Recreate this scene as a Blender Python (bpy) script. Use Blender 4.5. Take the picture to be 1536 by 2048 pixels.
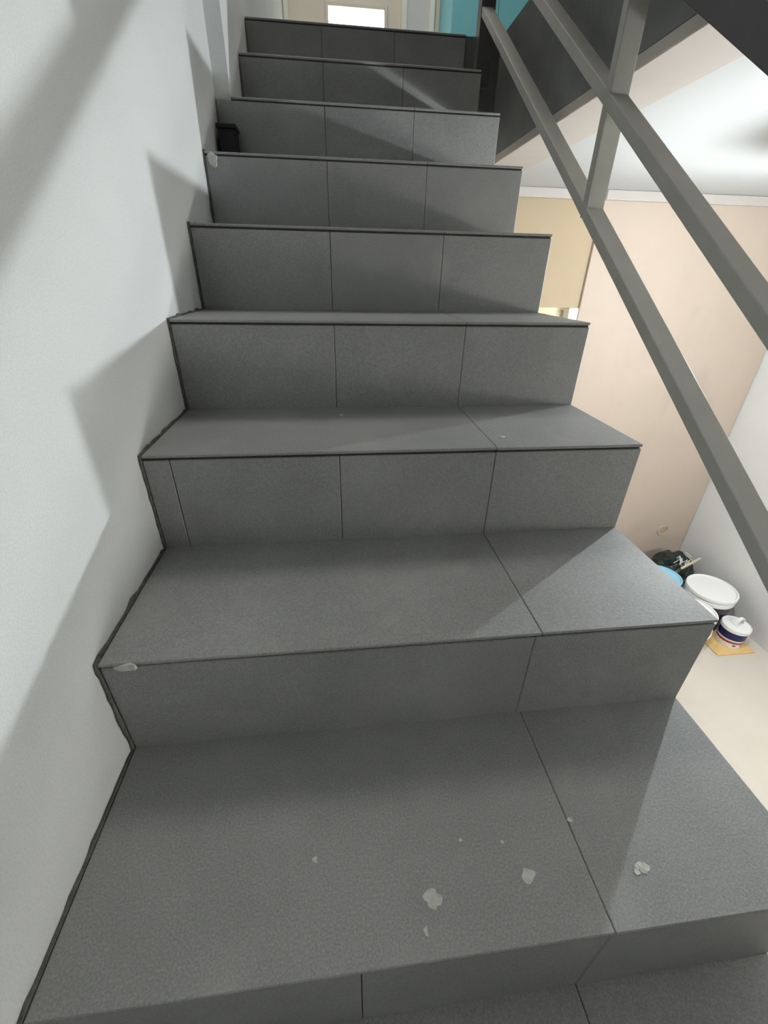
import bpy, bmesh, math, random
from mathutils import Matrix, Vector, Euler, noise
random.seed(7)
for o in list(bpy.data.objects):
    bpy.data.objects.remove(o, do_unlink=True)
S = bpy.context.scene
C = S.collection

# ------------------------------------------------------------------ camera
# stair frame: x across (0 = left wall), y up the flight, z up (0 = nearest big tread)
RISE, GO, W = 0.175, 0.2612, 0.8625
cam_d = bpy.data.cameras.new('camera')
cam_d.sensor_fit = 'HORIZONTAL'; cam_d.sensor_width = 36.0
cam_d.lens = 845.54 * 36.0 / 1536.0
cam_d.clip_start = 0.01
cam = bpy.data.objects.new('camera', cam_d); C.objects.link(cam)
CAMP = Vector((0.31333, -0.14211, 0.60924))
cam.matrix_world = (Matrix.Translation(CAMP) @ Matrix.Rotation(-0.121869, 4, 'Z')
                    @ Matrix.Rotation(1.056370, 4, 'X') @ Matrix.Rotation(0.0210253, 4, 'Z'))
S.camera = cam

# ------------------------------------------------------------------ world, exposure
wd = bpy.data.worlds.new('world'); S.world = wd; wd.use_nodes = True
wd.node_tree.nodes['Background'].inputs['Color'].default_value = (0.5, 0.55, 0.6, 1)
wd.node_tree.nodes['Background'].inputs['Strength'].default_value = 0.0
S.view_settings.view_transform = 'Standard'; S.view_settings.look = 'None'
S.view_settings.gamma = 1.0; S.view_settings.use_curve_mapping = False
S.view_settings.exposure = 1.42

LAMP = Vector((1.975, 1.285, 0.585))     # bare bulb hanging in the lower room
BULB_R = 0.0165
BULB_STRENGTH = 2350.0
# ------------------------------------------------------------------ materials
def srgb(r, g, b):
    f = lambda c: ((c/255+0.055)/1.055)**2.4 if c/255 > 0.04045 else c/255/12.92
    return (f(r), f(g), f(b), 1)
def mat(name, col, rough=0.6, var=0.0, scale=6.0, bump=0.0, bscale=60.0, metal=0.0, spec=0.5,
        stain=None, emis=None, estr=0.0, speck=0.0):
    m = bpy.data.materials.new(name); m.use_nodes = True
    nt = m.node_tree; b = nt.nodes['Principled BSDF']
    b.inputs['Roughness'].default_value = rough; b.inputs['Metallic'].default_value = metal
    b.inputs['Specular IOR Level'].default_value = spec
    b.inputs['Base Color'].default_value = col
    L = nt.links.new
    tc = nt.nodes.new('ShaderNodeTexCoord'); co = tc.outputs['Object']
    geo = nt.nodes.new('ShaderNodeNewGeometry'); co = geo.outputs['Position']
    last = None
    if var > 0:
        n = nt.nodes.new('ShaderNodeTexNoise'); n.inputs['Scale'].default_value = scale
        n.inputs['Detail'].default_value = 6; n.inputs['Roughness'].default_value = 0.62
        L(co, n.inputs['Vector'])
        r = nt.nodes.new('ShaderNodeValToRGB')
        e = r.color_ramp.elements
        e[0].position, e[1].position = 0.3, 0.7
        e[0].color = tuple(c*(1-var) for c in col[:3])+(1,); e[1].color = tuple(min(1, c*(1+var)) for c in col[:3])+(1,)
        L(n.outputs['Fac'], r.inputs['Fac']); last = r.outputs['Color']
    if speck > 0:
        n = nt.nodes.new('ShaderNodeTexNoise'); n.inputs['Scale'].default_value = 420; n.inputs['Detail'].default_value = 2
        L(co, n.inputs['Vector'])
        mr = nt.nodes.new('ShaderNodeMapRange'); mr.inputs['From Min'].default_value = 0.3; mr.inputs['From Max'].default_value = 0.7
        mr.inputs['To Min'].default_value = 1-speck; mr.inputs['To Max'].default_value = 1+speck
        L(n.outputs['Fac'], mr.inputs['Value'])
        mx = nt.nodes.new('ShaderNodeMix'); mx.data_type = 'RGBA'; mx.blend_type = 'MULTIPLY'; mx.inputs['Factor'].default_value = 1
        if last: L(last, mx.inputs['A'])
        else: mx.inputs['A'].default_value = col
        L(mr.outputs['Result'], mx.inputs['B']); last = mx.outputs['Result']
    if stain:
        scol, ssc, lo, hi, amt = stain
        n = nt.nodes.new('ShaderNodeTexNoise'); n.inputs['Scale'].default_value = ssc; n.inputs['Detail'].default_value = 8
        n.inputs['Distortion'].default_value = 0.6
        L(co, n.inputs['Vector'])
        mr = nt.nodes.new('ShaderNodeMapRange'); mr.inputs['From Min'].default_value = lo; mr.inputs['From Max'].default_value = hi
        mr.inputs['To Max'].default_value = amt
        L(n.outputs['Fac'], mr.inputs['Value'])
        mx = nt.nodes.new('ShaderNodeMix'); mx.data_type = 'RGBA'
        L(mr.outputs['Result'], mx.inputs['Factor'])
        if last: L(last, mx.inputs['A'])
        else: mx.inputs['A'].default_value = col
        mx.inputs['B'].default_value = scol; last = mx.outputs['Result']
    if last: L(last, b.inputs['Base Color'])
    if bump > 0:
        n = nt.nodes.new('ShaderNodeTexNoise'); n.inputs['Scale'].default_value = bscale; n.inputs['Detail'].default_value = 5
        L(co, n.inputs['Vector'])
        bp = nt.nodes.new('ShaderNodeBump'); bp.inputs['Strength'].default_value = bump; bp.inputs['Distance'].default_value = 0.01
        L(n.outputs['Fac'], bp.inputs['Height']); L(bp.outputs['Normal'], b.inputs['Normal'])
    if emis:
        b.inputs['Emission Color'].default_value = emis; b.inputs['Emission Strength'].default_value = estr
    return m
G = lambda v, t=(1, 1, 1): (v*t[0], v*t[1], v*t[2], 1)
M = {}
M['tile'] = mat('grey_stone_tile', G(0.325, (0.99, 1.0, 0.99)), 0.55, 0.10, 5.0, 0.05, 260.0, spec=0.35, speck=0.17,
                stain=(G(0.44, (1, 1, .97)), 9.0, 0.56, 0.78, 0.40))
M['core'] = mat('dark_mortar', G(0.05, (1.1, 1, .85)), 0.9, 0.3, 30.0, 0.3, 80.0)
M['mortar'] = mat('rough_brown_mortar', G(0.13, (1.05, 1, .9)), 0.95, 0.4, 60.0, 0.6, 140.0)
M['white'] = mat('white_plaster', G(0.74, (0.975, 1.0, 0.995)), 0.7, 0.03, 2.5, 0.03, 35.0, speck=0.06)
M['soffit'] = mat('pale_plaster', G(0.70, (1.0, .98, .95)), 0.8, 0.04, 4.0, 0.04, 40.0)
M['beige'] = mat('beige_plaster', (0.46, 0.375, 0.31, 1), 0.75, 0.05, 1.6, 0.04, 30.0,
                 stain=((0.36, 0.30, 0.25, 1), 2.6, 0.60, 0.78, 0.5))
M['olive'] = mat('ochre_lit_plaster', (0.40, 0.31, 0.205, 1), 0.75, 0.04, 1.6, 0.04, 30.0)  # warm doorway light on the far wall, put into the colour
M['rightwall'] = mat('offwhite_plaster', (0.74, 0.74, 0.73, 1), 0.75, 0.04, 2.0, 0.03, 30.0)
M['ceil'] = mat('ceiling_paint', (0.47, 0.48, 0.49, 1), 0.8, 0.02, 2.0)
M['beam'] = mat('beam_plaster', (0.46, 0.42, 0.39, 1), 0.8, 0.05, 3.0, 0.04, 30.0)
M['concrete'] = mat('grey_concrete', G(0.18, (.97, 1, 1)), 0.85, 0.18, 4.0, 0.15, 40.0)
M['metal'] = mat('grey_painted_steel', G(0.44, (1.0, .99, .90)), 0.55, 0.06, 14.0, 0.05, 90.0, spec=0.4)
M['handrail'] = mat('dark_painted_steel', G(0.085, (1.0, .97, 1.0)), 0.5, 0.08, 14.0)
M['floor'] = mat('pale_floor_screed', (0.58, 0.53, 0.47, 1), 0.6, 0.05, 3.0, 0.03, 60.0)
M['cream'] = mat('cream_paint', (0.80, 0.73, 0.63, 1), 0.6, 0.03, 2.0)
M['casing'] = mat('ivory_gloss', (0.88, 0.85, 0.76, 1), 0.35)
M['greypanel'] = mat('grey_lilac_paint', (0.70, 0.66, 0.66, 1), 0.5)
M['teal'] = mat('teal_lacquer', (0.22, 0.58, 0.66, 1), 0.4, 0.05, 5.0)
M['blob'] = mat('dried_white_plaster', (0.62, 0.62, 0.58, 1), 0.9, 0.15, 60.0, 0.4, 120.0)
M['plastic'] = mat('white_plastic', (0.80, 0.80, 0.79, 1), 0.35)
M['navy'] = mat('navy_label', (0.003, 0.006, 0.085, 1), 0.3)
M['red'] = mat('red_label_stripe', (0.36, 0.012, 0.02, 1), 0.35)
M['darkbody'] = mat('dark_navy_plastic', (0.01, 0.01, 0.025, 1), 0.35)
M['blue'] = mat('light_blue_plastic', (0.32, 0.62, 0.80, 1), 0.4)
M['bag'] = mat('black_plastic_film', (0.012, 0.022, 0.018, 1), 0.3, 0.4, 20.0)
M['paper'] = mat('pale_strip', (0.66, 0.68, 0.62, 1), 0.7)
M['wood'] = mat('bare_pine', (0.62, 0.53, 0.40, 1), 0.7, 0.1, 30.0)
M['card'] = mat('yellow_cardboard', (0.68, 0.46, 0.20, 1), 0.8, 0.14, 22.0)
M['black'] = mat('black_rubber', (0.008, 0.009, 0.009, 1), 0.6)
M['darkprint'] = mat('dark_print', (0.06, 0.02, 0.03, 1), 0.6)
M['bulb'] = mat('glowing_bulb', (1, 1, 1, 1), 0.4, emis=(0.925, 1.0, 1.02, 1), estr=BULB_STRENGTH)
M['pane'] = mat('lit_frosted_pane', (0.9, 0.9, 0.85, 1), 0.4, emis=(1.0, 0.98, 0.92, 1), estr=1.6)
M['diff'] = mat('lamp_diffuser', (1, 1, 1, 1), 0.4, emis=(1.0, 0.975, 0.90, 1), estr=4.0)
M['rdiff'] = mat('fill_globe_glow', (1, 1, 1, 1), 0.4, emis=(1.0, 0.985, 0.93, 1), estr=40.0)
M['wdiff'] = mat('warm_lamp_diffuser', (1, 1, 1, 1), 0.4, emis=(1.0, 0.90, 0.62, 1), estr=90.0)

# ------------------------------------------------------------------ helpers
def box(bm, x0, x1, y0, y1, z0, z1, mi=0):
    v = [bm.verts.new(p) for p in ((x0,y0,z0),(x1,y0,z0),(x1,y1,z0),(x0,y1,z0),(x0,y0,z1),(x1,y0,z1),(x1,y1,z1),(x0,y1,z1))]
    for f in ((0,3,2,1),(4,5,6,7),(0,1,5,4),(1,2,6,5),(2,3,7,6),(3,0,4,7)):
        bm.faces.new([v[i] for i in f]).material_index = mi
def obj(name, bm, m, parent=None, bevel=0, seg=2, smooth=False):
    bmesh.ops.recalc_face_normals(bm, faces=bm.faces)
    me = bpy.data.meshes.new(name); bm.to_mesh(me); bm.free()
    for x in (m if isinstance(m, (list, tuple)) else [m]): me.materials.append(M[x])
    o = bpy.data.objects.new(name, me); C.objects.link(o)
    if parent: o.parent = parent
    if bevel:
        b = o.modifiers.new('bevel', 'BEVEL'); b.width = bevel; b.segments = seg; b.limit_method = 'ANGLE'
    if smooth:
        for p in me.polygons: p.use_smooth = True
    return o
def boxes(name, bl, m, parent=None, bevel=0):
    bm = bmesh.new()
    for b in bl: box(bm, *b)
    return obj(name, bm, m, parent, bevel)
def struct(o): o['kind'] = 'structure'; return o
def tag(o, label, cat, group=None):
    o['label'] = label; o['category'] = cat
    if group: o['group'] = group
    return o
def thing(name, loc, label, cat, rz=0):
    o = bpy.data.objects.new(name, None); C.objects.link(o); o.location = loc; o.rotation_euler = (0, 0, rz)
    o.empty_display_size = 0.05
    return tag(o, label, cat)
def lathe(bm, prof, n=40, cx=0, cy=0, mi=0, cap=True):
    rings = [[bm.verts.new((cx+r*math.cos(2*math.pi*i/n), cy+r*math.sin(2*math.pi*i/n), z)) for i in range(n)] for r, z in prof]
    for a, b in zip(rings, rings[1:]):
        for i in range(n):
            bm.faces.new((a[i], a[(i+1) % n], b[(i+1) % n], b[i])).material_index = mi
    if cap:
        bm.faces.new(rings[0][::-1]).material_index = mi; bm.faces.new(rings[-1]).material_index = mi
def tube(bm, pts, rad, n=8):
    pts = [Vector(p) for p in pts]; rings = []
    for i, p in enumerate(pts):
        t = (pts[min(i+1, len(pts)-1)]-pts[max(i-1, 0)]).normalized()
        u = t.cross(Vector((0, 0, 1)));
        if u.length < 1e-3: u = t.cross(Vector((1, 0, 0)))
        u.normalize(); w = t.cross(u)
        rings.append([bm.verts.new(p+rad*(math.cos(2*math.pi*k/n)*u+math.sin(2*math.pi*k/n)*w)) for k in range(n)])
    for a, b in zip(rings, rings[1:]):
        for k in range(n): bm.faces.new((a[k], a[(k+1) % n], b[(k+1) % n], b[k]))
    bm.faces.new(rings[0][::-1]); bm.faces.new(rings[-1])
def bar(bm, p0, p1, half_x, half_t):
    # rectangular tube between two points, half_x along world x, half_t perpendicular to the run
    p0, p1 = Vector(p0), Vector(p1); t = (p1-p0).normalized()
    u = Vector((1, 0, 0)); w = u.cross(t).normalized()
    ring = []
    for p in (p0, p1):
        ring.append([bm.verts.new(p+a*half_x*u+b*half_t*w) for a, b in ((-1,-1),(1,-1),(1,1),(-1,1))])
    a, b = ring
    for k in range(4): bm.faces.new((a[k], a[(k+1) % 4], b[(k+1) % 4], b[k]))
    bm.faces.new(a[::-1]); bm.faces.new(b)

# ------------------------------------------------------------------ setting
ZF = -9*RISE              # lower floor
ZC = 1.014                # underside of the lower-room ceiling
ZU = 8*RISE               # upper floor
XR, YF, YN = 3.15, 2.50, -3.30
SLX = 1.00                # edge of the stairwell opening
YT = 8*GO                 # front edge of the upper landing
YB = 4.50                 # far wall of the upper floor
ZT = 3.95
struct(boxes('floor', [(-0.12, XR+0.15, YN-0.1, YF+1.6, ZF-0.15, ZF)], 'floor'))
wl = struct(boxes('wall_left', [(-0.15, 0, YN-0.1, YB+0.1, ZF, ZT)], 'white'))
struct(boxes('wall_left_pier', [(0.0, 0.045, 6*GO+0.012, YB, 5*RISE+0.01, ZT)], 'white'))
struct(boxes('wall_right', [(XR, XR+0.15, YN-0.1, YB+0.1, ZF, ZC+0.02)], 'rightwall'))
struct(boxes('wall_upper_right', [(XR, XR+0.15, YN-0.1, YB+0.1, ZC+0.0205, ZT)], 'concrete'))  # grey picked to cut bounce onto the upper risers
struct(boxes('wall_near', [(0.0, XR, YN-0.12, YN, ZF, ZT)], 'concrete'))  # unseen wall, its grey picked to cut bounce onto the stairs
DX0, DX1, DZ = 0.92, 1.735, 0.428     # doorway in the far wall
wf = struct(boxes('wall_far', [(0.0, DX0-0.05, YF+0.018, YF+0.16, ZF, ZC), (DX0-0.05, DX1+0.05, YF+0.018, YF+0.16, DZ+0.02, ZC)], 'olive'))
pier = struct(boxes('wall_pier', [(DX1+0.05, XR-0.004, YF, YF+0.16, ZF, ZC)], 'beige', bevel=0.006))
# doorway frame
dr = struct(boxes('door_1', [(DX1-0.008, DX1+0.05, YF+0.006, YF+0.17, ZF, DZ+0.02)], 'casing', bevel=0.004))
boxes('door_jamb', [(DX0-0.05, DX0+0.008, YF+0.006, YF+0.17, ZF, DZ+0.02)], 'casing', dr, 0.004)
boxes('door_stop', [(DX1-0.022, DX1-0.009, YF+0.08, YF+0.12, ZF, DZ+0.0)], 'casing', dr, 0.003)
# little lit room behind the doorway
struct(boxes('wall_hall', [(0.3, 2.3, YF+1.5, YF+1.6, ZF, ZC), (0.2, 0.3, YF+0.16, YF+1.6, ZF, ZC), (2.3, 2.4, YF+0.16, YF+1.6, ZF, ZC)], 'casing'))
# ceiling of the lower room and the slab carrying the upper floor
cl = struct(boxes('ceiling', [(0.0, SLX, YN, -0.9, ZC, ZC+0.02), (SLX+0.17, XR, YN, YF+1.6, ZC, ZC+0.02), (0.0, SLX+0.17, YT+0.012, YF+1.6, ZC, ZC+0.02)], 'ceil'))  # first block: unseen strip over the lower flight, placed to cut light from above
struct(boxes('trim_1', [(SLX, SLX+0.17, YN, YF, ZC-0.007, ZC+0.02)], 'beam', bevel=0.003))
struct(boxes('trim_2', [(0.0, DX1+0.05, YF-0.012, YF+0.018, ZC-0.045, ZC-0.0005), (DX1+0.05, XR-0.001, YF-0.026, YF+0.001, ZC-0.045, ZC-0.0005)], 'beam', bevel=0.004))
struct(boxes('floor_upper', [(0.0, SLX, YN, -0.9, ZC+0.02, ZU), (SLX, XR, YN, YT, ZC+0.02, ZU), (0.0, XR, YT+0.012, YB, ZC+0.02, ZU-0.0005)], 'concrete'))  # first block thickens the light-blocking strip over the lower flight
struct(boxes('ceiling_upper', [(-0.1, XR+0.1, YN-0.1, YB+0.1, ZT, ZT+0.12)], 'ceil'))
# upper far wall: cream, with door casings, a lit frosted pane and a grey door leaf
uw = struct(boxes('wall_upper_far', [(0.0, XR, YB, YB+0.12, ZU, ZT)], 'cream'))
struct(boxes('trim_3', [(0.047, 0.085, YB-0.04, YB, ZU, 3.5)], 'casing', bevel=0.004))
wn = struct(boxes('window_1', [(0.355, 0.38, YB-0.03, YB-0.001, 1.95, 2.36), (0.80, 0.825, YB-0.03, YB-0.001, 1.95, 2.36), (0.38, 0.80, YB-0.03, YB-0.001, 2.335, 2.36), (0.38, 0.80, YB-0.03, YB-0.001, 1.95, 1.975)], 'cream', bevel=0.004))
boxes('pane', [(0.379, 0.801, YB-0.018, YB-0.004, 1.974, 2.336)], 'pane', wn)
d2 = struct(boxes('door_2', [(0.97, 1.165, YB-0.03, YB-0.001, ZU, 3.45)], 'greypanel', bevel=0.004))
boxes('door_jamb', [(0.93, 0.975, YB-0.05, YB-0.001, ZU, 3.5)], 'casing', d2, 0.006)
boxes('door_jamb', [(1.145, 1.185, YB-0.05, YB-0.001, ZU, 3.5)], 'casing', d2, 0.006)

# rough mortar seam where the plaster meets the treads and risers
def seam():
    bm = bmesh.new(); path = []
    for k in range(-3, 6):
        y0, z0 = k*GO, k*RISE
        n = 14
        for i in range(n): path.append((y0, z0-RISE+RISE*i/n, 'r'))
        m = 20
        for i in range(m): path.append((y0+GO*i/m, z0, 't'))
    prev = None
    for (y, z, t) in path:
        a = 0.001+0.0065*max(0, noise.noise(Vector((y*38, z*38, 3.1)))+0.35)**1.5
        q = (y-a, z) if t == 'r' else (y, z+a)
        if t == 't' and y < 1e-9+math.floor(y/GO+1e-6)*GO+0.002: q = (y-a*.7, z+a*.7)
        cur = [bm.verts.new((0.0005, y+0.004*(t == 'r'), z-0.004*(t == 't'))), bm.verts.new((0.0045, y+0.004*(t == 'r'), z-0.004*(t == 't'))),
               bm.verts.new((0.0035, *q)), bm.verts.new((0.0003, *q))]
        if prev:
            for i in range(4):
                try: bm.faces.new((prev[i], prev[(i+1) % 4], cur[(i+1) % 4], cur[i]))
                except ValueError: pass
        prev = cur
    obj('mortar_seam', bm, 'mortar', wl)
seam()

# ------------------------------------------------------------------ staircase
st = thing('staircase', (0, 0, 0), 'grey tiled staircase rising between the white wall and the steel railing', 'staircase')
def tile_mesh(nm, sx, sy, sz):
    bm = bmesh.new(); box(bm, -sx/2, sx/2, -sy/2, sy/2, -sz/2, sz/2)
    bmesh.ops.bevel(bm, geom=bm.edges[:], offset=0.0012, segments=1, affect='EDGES')
    bmesh.ops.recalc_face_normals(bm, faces=bm.faces)
    me = bpy.data.meshes.new(nm); bm.to_mesh(me); bm.free(); me.materials.append(M['tile']); return me
GAP = 0.0009
TT = 0.005
FULL = [0.004, 0.3178, 0.5895, W]
RJ = {1: [0.004, 0.5820, W], 2: [0.004, 0.0455, 0.3178, 0.5895, W]}   # riser joints seen on single steps
TJ = [0.004, 0.5900, W]                                                 # tread joints
cache = {}
def tile(kind, x0, x1):
    key = (kind, round(x1-x0, 4))
    if key not in cache:
        L = x1-x0-GAP
        cache[key] = tile_mesh('tread_tile', L, GO+0.0045, TT) if kind == 't' else tile_mesh('riser_tile', L, TT, RISE-TT-0.003)
    return cache[key]
steps = {}
for k in range(-8, 9):
    y, z = k*GO, k*RISE
    xs = 0.0465 if k >= 6 else 0.004
    sb = boxes('step', [(0.001 if k < 6 else 0.0465, W-0.003, y+TT-0.001, y+GO+TT-0.0012, z-RISE, z-TT+0.0005)], 'core', st)
    steps[k] = sb
    for kind, js in (('t', TJ), ('r', RJ.get(k, FULL))):
        if k > 6 or (k == 6 and kind == 't'): js = [xs]+js[1:]
        for x0, x1 in zip(js, js[1:]):
            o = bpy.data.objects.new('tread_tile' if kind == 't' else 'riser_tile', tile(kind, x0, x1)); C.objects.link(o); o.parent = sb
            j = random.uniform(-1, 1); cx = (x0+x1)/2
            if kind == 't':
                o.location = (cx, y+GO/2+0.0018+0.0006*j, z-TT/2+0.0004*random.uniform(-1, 0.2))
                o.rotation_euler = (random.uniform(-.0012, .0012), 0, 0)
            else:
                o.location = (cx, y+TT/2+0.0010+0.0005*j, z-RISE-0.0012+(RISE-TT-0.003)/2)
                o.rotation_euler = (0, 0, random.uniform(-.0015, .0015))
# inclined slab under the steps
bm = bmesh.new()
ya, yb = -8*GO+0.02, YT
low = lambda y: (y/GO)*RISE-0.30
up = lambda y: (y/GO)*RISE-RISE-0.004
prof = [(ya, ZF+0.001), (ya, max(ZF+0.002, up(ya))), (yb, up(yb)), (yb, low(yb)), ((ZF+0.30)/RISE*GO, ZF+0.001)]
va = [bm.verts.new((0.002, y, z)) for y, z in prof]; vb = [bm.verts.new((W-0.004, y, z)) for y, z in prof]
bm.faces.new(va); bm.faces.new(vb[::-1])
for i in range(len(prof)):
    j = (i+1) % len(prof); bm.faces.new((va[i], va[j], vb[j], vb[i]))
obj('sloped_soffit', bm, 'soffit', st)
# landing edge piece beside the flight
# dried splashes on the treads
def blob(parent, x, y, z, rx, ry, seed, h=0.0012, n=18, rz=0.0, vertical=False, nm='plaster_splash'):
    bm = bmesh.new(); rnd = random.Random(seed); ph = rnd.uniform(0, 9)
    top, bot = [], []
    for i in range(n):
        a = 2*math.pi*i/n
        k = 1+0.42*noise.noise(Vector((math.cos(a)*1.3+ph, math.sin(a)*1.3, ph)))*1.6
        u, v = rx*k*math.cos(a), ry*k*math.sin(a)
        u, v = u*math.cos(rz)-v*math.sin(rz), u*math.sin(rz)+v*math.cos(rz)
        if vertical:
            bot.append(bm.verts.new((x+u, y+0.001, z+v))); top.append(bm.verts.new((x+u*.85, y-h, z+v*.85)))
        else:
            bot.append(bm.verts.new((x+u, y+v, z-0.0015))); top.append(bm.verts.new((x+u*.85, y+v*.85, z+h)))
    for i in range(n): bm.faces.new((bot[i], bot[(i+1) % n], top[(i+1) % n], top[i]))
    bm.faces.new(top); bm.faces.new(bot[::-1])
    return obj(nm, bm, 'blob', parent)
blob(steps[0], 0.400, 0.048, 0, 0.0105, 0.0095, 3)
blob(steps[0], 0.5165, 0.0565, 0, 0.0075, 0.0085, 5)
blob(steps[0], 0.655, 0.0505, 0, 0.0085, 0.0065, 8, 0.0006)
blob(steps[0], 0.646, 0.048, 0, 0.004, 0.004, 18, 0.0006)
blob(steps[0], 0.388, 0.0225, 0, 0.0028, 0.0042, 11, 0.0008)
blob(steps[0], 0.269, 0.0985, 0, 0.0032, 0.003, 12, 0.0008)
blob(steps[0], 0.5935, 0.107, 0, 0.004, 0.003, 13, 0.0008)
blob(steps[0], 0.447, 0.100, 0, 0.0025, 0.002, 14, 0.0006)
blob(steps[0], 0.498, 0.093, 0, 0.0022, 0.002, 15, 0.0006)
blob(steps[2], 0.327, 0.73, 2*RISE, 0.006, 0.004, 21, 0.0006)
blob(steps[2], 0.62, 0.575, 2*RISE, 0.007, 0.004, 22, 0.0006)
blob(steps[1], 0.040, GO, RISE-0.0075, 0.016, 0.0055, 31, 0.0022, vertical=True, nm='chipped_corner')
blob(steps[5], 0.024, 5*GO, 5*RISE-0.016, 0.013, 0.015, 36, 0.0022, vertical=True, nm='chipped_corner')

# ------------------------------------------------------------------ railing
rl = thing('stair_railing', (0.91, 0, 0), 'grey steel stair railing with sloping bars along the open side', 'railing')
XI = W+0.03; XO = XI+0.042; XM = (XI+XO)/2
SL = RISE/GO
def rail(nm, h_top, vth, y0, y1, hx, m, dx=0):
    bm = bmesh.new(); th = vth*math.cos(math.atan(SL))/2
    zc = h_top-vth/2
    bar(bm, (XM+dx, y0, SL*y0+zc), (XM+dx, y1, SL*y1+zc), hx, th)
    o = obj(nm, bm, m, None, 0.0018); o.parent = rl; o.matrix_parent_inverse = Matrix.Translation((-0.91, 0, 0)); return o
def rbox(nm, b, m):
    o = boxes(nm, [b], m, None, 0.0018); o.parent = rl; o.matrix_parent_inverse = Matrix.Translation((-0.91, 0, 0)); return o
YTOP = 2.02
rail('lower_rail', 0.098, 0.026, -1.5, YTOP, 0.021, 'metal')
rail('middle_rail', 0.288, 0.027, -1.5, YTOP, 0.020, 'metal')
rail('handrail', 0.525, 0.056, -1.5, YTOP, 0.026, 'handrail')
def post(y, top, bot, d=0.022): return rbox('post', (XI+0.001, XO+0.001, y, y+d, bot, top), 'metal')
post(0.966, SL*0.975+0.485, SL*0.975+0.075)
post(-0.42, SL*-0.41+0.485, SL*-0.41+0.075)
post(-1.46, SL*-1.45+0.485, SL*-1.45-0.16, 0.04)
rbox('top_newel', (XI-0.002, XO+0.008, YTOP-0.01, YTOP+0.04, YTOP*SL-0.12, 2.25), 'handrail')
rbox('fixing_plate', (W+0.0004, XI-0.0002, YTOP-0.03, YTOP+0.06, 7*RISE-0.06, 7*RISE+0.05), 'metal')
rbox('fixing_plate', (W+0.0004, XI-0.0002, -1.48, -1.40, -6*RISE-0.06, -6*RISE+0.05), 'metal')

# ------------------------------------------------------------------ lamps of the place and added fill lamps
lp = thing('pendant_bulb', (LAMP.x, LAMP.y, ZC), 'bare glowing bulb hanging on a thin cord from the lower ceiling', 'lamp')
def pend(nm, bm, m, smooth=True):
    o = obj(nm, bm, m, None, smooth=smooth); o.parent = lp; return o
dz = LAMP.z-ZC
bm = bmesh.new(); tube(bm, [(0, 0, -0.002), (0, 0, dz+0.10)], 0.003); pend('cord', bm, 'black')
bm = bmesh.new(); lathe(bm, [(0.045, -0.022), (0.05, -0.012), (0.05, -0.0003)], 32); pend('ceiling_rose', bm, 'plastic')
bm = bmesh.new(); lathe(bm, [(0.012, dz+0.017), (0.019, dz+0.022), (0.045, dz+0.038), (0.045, dz+0.040), (0.019, dz+0.045), (0.019, dz+0.07), (0.012, dz+0.10), (0.004, dz+0.105)], 24); pend('bulb_holder_skirt', bm, 'black')  # wide flange added to dim the bulb's hot spot on the ceiling
bm = bmesh.new(); bmesh.ops.create_uvsphere(bm, u_segments=20, v_segments=12, radius=BULB_R)
for v in bm.verts: v.co.z += dz
pend('bulb', bm, 'bulb')
ul = thing('landing_fill_lamp', (0.62, 2.45, ZT), 'unseen round white fill lamp added over the upper landing', 'lamp')  # fill lamp, added to lift the treads from above
bm = bmesh.new(); lathe(bm, [(0.56, -0.015), (0.56, -0.0003)], 40); o = obj('lamp_base', bm, 'plastic', ul)
bm = bmesh.new(); lathe(bm, [(0.30, -0.11), (0.44, -0.10), (0.53, -0.06), (0.55, -0.0152)], 40); obj('lamp_diffuser', bm, 'diff', ul, smooth=True)
hl = thing('hall_lamp', (1.5, YF+0.95, ZC), 'round warm ceiling lamp in the hall behind the doorway', 'lamp')
bm = bmesh.new(); lathe(bm, [(0.10, -0.012), (0.10, 0.0)], 32); obj('lamp_base', bm, 'plastic', hl)
bm = bmesh.new(); lathe(bm, [(0.04, -0.05), (0.08, -0.04), (0.095, -0.0122)], 32); obj('lamp_diffuser', bm, 'wdiff', hl, smooth=True)

wl2 = thing('wall_fill_lamp', (XR, 0.02, 0.06), 'unseen white globe fill lamp added on the right wall of the lower room', 'lamp')  # out-of-view fill lamp, added to brighten the risers and left wall
bm = bmesh.new(); lathe(bm, [(0.06, 0.0), (0.06, 0.018), (0.045, 0.026)], 32)
bmesh.ops.rotate(bm, verts=bm.verts, cent=(0, 0, 0), matrix=Matrix.Rotation(-math.pi/2, 3, 'Y')); obj('wall_plate', bm, 'plastic', wl2)
bm = bmesh.new(); bmesh.ops.create_uvsphere(bm, u_segments=28, v_segments=16, radius=0.12)
for v in bm.verts: v.co.x -= 0.135
obj('globe', bm, 'rdiff', wl2, smooth=True)

# ------------------------------------------------------------------ upstairs cabinet
cb = thing('tall_cabinet', (1.5, YB-0.25, ZU), 'tall teal lacquered cabinet at the top of the stairs', 'cabinet')
boxes('body', [(-0.275, 0.40, -0.18, 0.22, 0.0, 1.75)], 'teal', cb, 0.004)
boxes('door', [(-0.272, 0.060, -0.20, -0.181, 0.06, 1.74)], 'teal', cb, 0.003)
boxes('door', [(0.064, 0.397, -0.20, -0.181, 0.06, 1.74)], 'teal', cb, 0.003)

# ------------------------------------------------------------------ lower-room clutter
bx = thing('small_black_box', (0.0, 0, 0), 'small black box tucked against the wall on an upper tread', 'box')
boxes('body', [(0.010, 0.058, 6*GO-0.07, 6*GO-0.012, 5*RISE+0.0005, 5*RISE+0.088)], 'black', bx, 0.003)
boxes('lid', [(0.006, 0.062, 6*GO-0.074, 6*GO-0.008, 5*RISE+0.0882, 5*RISE+0.098)], 'black', bx, 0.002)

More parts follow.
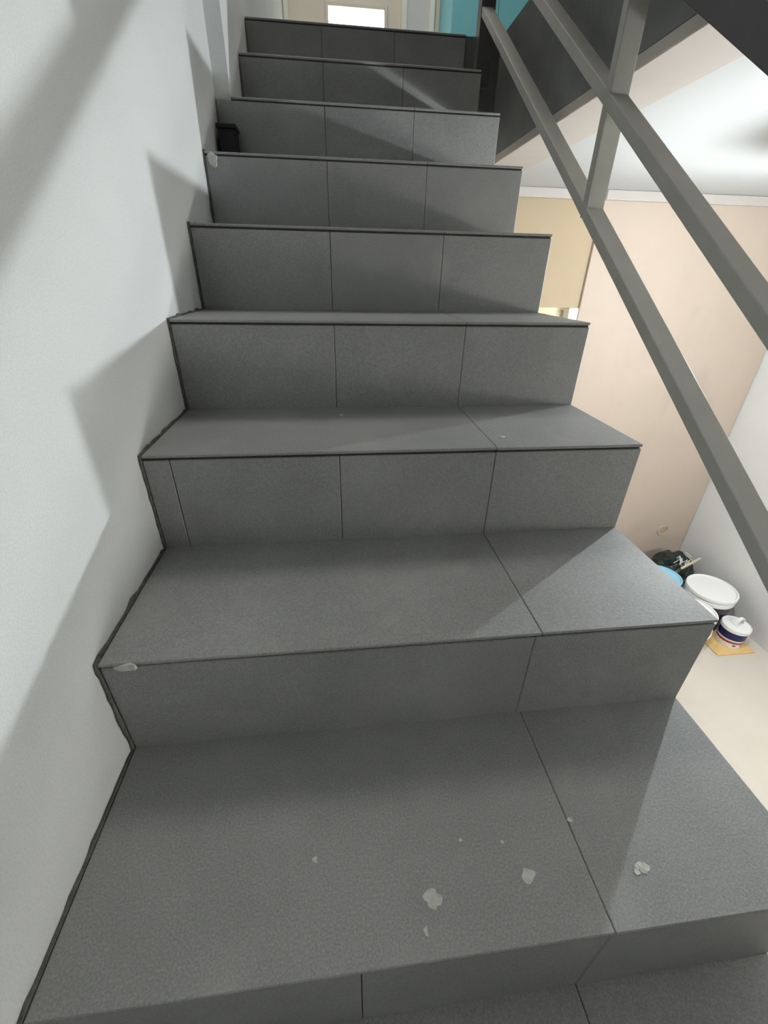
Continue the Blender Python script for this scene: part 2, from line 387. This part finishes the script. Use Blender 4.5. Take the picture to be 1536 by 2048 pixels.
sk = thing('wall_socket', (2.917, YF, -1.165), 'round unfinished socket box set in the beige wall above the buckets', 'socket')
bm = bmesh.new()
lathe(bm, [(0.034, 0.002), (0.036, 0.008), (0.046, 0.008), (0.048, 0.0)], 28, cap=False)
bmesh.ops.rotate(bm, verts=bm.verts, cent=(0, 0, 0), matrix=Matrix.Rotation(math.pi/2, 3, 'X'))
obj('rim', bm, 'beige', sk, smooth=False)
bm = bmesh.new(); lathe(bm, [(0.0345, 0.0), (0.0345, 0.0025)], 28)
bmesh.ops.rotate(bm, verts=bm.verts, cent=(0, 0, 0), matrix=Matrix.Rotation(math.pi/2, 3, 'X'))
obj('cover', bm, 'olive', sk)
boxes('screw_lug', [(-0.008, 0.008, -0.006, -0.001, 0.046, 0.056)], 'beige', sk)

pd = boxes('cardboard_sheet', [(-0.137, 0.137, -0.100, 0.100, 0.0005, 0.009)], 'card', None, 0.001)
pd.location = (2.922, 1.675, ZF); tag(pd, 'square of yellow cardboard under the small paint tub', 'cardboard')

tb = thing('paint_tub', (2.955, 1.688, ZF+0.0092), 'small white paint tub with navy and red bands on cardboard', 'tub')
bm = bmesh.new(); lathe(bm, [(0.072, 0), (0.0735, 0.002), (0.0765, 0.05), (0.079, 0.125)], 48); obj('body', bm, 'plastic', tb, smooth=False)
bm = bmesh.new(); lathe(bm, [(0.0782, 0.068), (0.0802, 0.126)], 48, cap=False); obj('blue_band', bm, 'navy', tb, smooth=True)
bm = bmesh.new(); lathe(bm, [(0.0772, 0.040), (0.0778, 0.055)], 48, cap=False); obj('red_band', bm, 'red', tb, smooth=True)
bm = bmesh.new(); lathe(bm, [(0.080, 0.1265), (0.085, 0.128), (0.0855, 0.150), (0.083, 0.155), (0.080, 0.155), (0.0785, 0.1515), (0.02, 0.1515)], 48)
lid = obj('lid', bm, 'plastic', tb, smooth=False)
bm = bmesh.new()   # flat strap handle standing on the lid
hp = []
for i in range(13):
    a = math.pi*i/12; hp.append((0.040*math.cos(a), 0.0, 0.152+0.058*math.sin(a)))
pv = None
for (hx, hy, hz) in hp:
    s = 0.85
    cur = [bm.verts.new((hx*1.0, -0.009, hz)), bm.verts.new((hx*1.0, 0.009, hz)), bm.verts.new((hx*s, 0.009, 0.152+(hz-0.152)*s)), bm.verts.new((hx*s, -0.009, 0.152+(hz-0.152)*s))]
    if pv:
        for i in range(4): bm.faces.new((pv[i], pv[(i+1) % 4], cur[(i+1) % 4], cur[i]))
    pv = cur
bmesh.ops.rotate(bm, verts=bm.verts, cent=(0, 0, 0), matrix=Matrix.Rotation(0.25, 3, 'Z'))
bmesh.ops.translate(bm, verts=bm.verts, vec=(0.014, 0.0, 0))
obj('handle', bm, 'plastic', lid)
for a in (-1.95, -1.35):
    bm = bmesh.new()
    w = 0.12 if a < -1.6 else 0.06
    va = [bm.verts.new((0.0755*math.cos(a+t*w), 0.0755*math.sin(a+t*w), z)) for t, z in ((-1, .020), (1, .020), (1, .029), (-1, .029))]
    vb = [bm.verts.new((0.0768*math.cos(a+t*w), 0.0768*math.sin(a+t*w), z)) for t, z in ((-1, .020), (1, .020), (1, .029), (-1, .029))]
    for i in range(4): bm.faces.new((va[i], va[(i+1) % 4], vb[(i+1) % 4], vb[i]))
    bm.faces.new(va[::-1]); bm.faces.new(vb)
    obj('print_mark', bm, 'darkprint', tb)

def bucket(name, loc, r, h, label, body, lidm, tilt=(0, 0), hsgn=1, foot=0.80):
    t = thing(name, loc, label, 'bucket')
    t.rotation_euler = (tilt[0], tilt[1], 0)
    hb = h-0.055
    bm = bmesh.new(); lathe(bm, [(r*foot, 0), (r*(foot+.02), 0.004), (r*.93, hb)], 56); obj('body', bm, body, t)
    bm = bmesh.new()
    lathe(bm, [(r*.935, hb-0.012), (r*.97, hb-0.012), (r*.975, hb+0.012), (r*.955, hb+0.014), (r*.955, hb+0.024), (r*.985, hb+0.026), (r*.985, hb+0.0305)], 56); obj('rim', bm, lidm, t)
    bm = bmesh.new()
    lathe(bm, [(r*.97, hb+0.031), (r*1.0, hb+0.033), (r*1.0, hb+0.050), (r*.985, hb+0.055), (r*.93, hb+0.055), (r*.905, hb+0.047), (r*.3, hb+0.0485)], 56); obj('lid', bm, lidm, t)
    bm = bmesh.new(); pts = []
    for i in range(15):
        a = math.pi*i/14; pts.append((r*1.0*math.cos(a), -r*1.0*math.sin(a)*0.99-0.004, hb-0.012-0.08*math.sin(a)))
    pts = [(px, hsgn*py, pz) for px, py, pz in pts]; tube(bm, pts, 0.003); obj('wire_handle', bm, 'plastic', t)
    return t
bucket('paint_bucket', (2.905, 1.912, ZF), 0.157, 0.30, 'large dark bucket with a wide white lid against the right wall', 'darkbody', 'plastic', hsgn=-1)
bucket('paint_bucket', (2.637, 1.737, ZF), 0.134, 0.275, 'white bucket half hidden behind the open edge of the tread', 'plastic', 'plastic', foot=0.66)
bucket('paint_bucket', (2.655, 2.085, ZF), 0.130, 0.29, 'light blue bucket peeping over the tread edge beside the black bag', 'blue', 'blue')

bg = thing('rubbish_bag', (2.93, 2.31, ZF), 'black crumpled plastic bag with pale strips in the corner', 'bag')
bm = bmesh.new(); bmesh.ops.create_icosphere(bm, subdivisions=4, radius=1)
for v in bm.verts:
    n = v.co.normalized(); k = 1+0.22*noise.noise(n*2.3+Vector((4, 1, 2)))+0.10*abs(noise.noise(n*6))
    z = n.z*0.16*k
    v.co = Vector((n.x*0.165*k, n.y*0.125*k, max(0.001, 0.14+z)))
obj('bag_body', bm, 'bag', bg)
for i in range(9):
    a = random.uniform(-2.6, 0.4); rr = random.uniform(0.03, 0.11)
    bm = bmesh.new()
    px, py = rr*math.cos(a), rr*math.sin(a)*0.8
    tube(bm, [(px, py, 0.27), (px+random.uniform(-.02, .02), py-0.02, 0.325-0.1*rr), (px+random.uniform(-.05, .05), py-0.05, 0.285)], 0.0035, 6)
    obj('pale_strip', bm, 'paper', bg)
sk2 = bmesh.new(); box(sk2, -0.11, 0.11, -0.007, 0.007, -0.006, 0.006)
s = obj('wooden_stick', sk2, 'wood', None, 0.001)
s.location = (2.93, 2.16, ZF+0.325); s.rotation_euler = (0, -0.12, 0.35)
tag(s, 'short bare wooden stick lying across the black bag', 'stick')
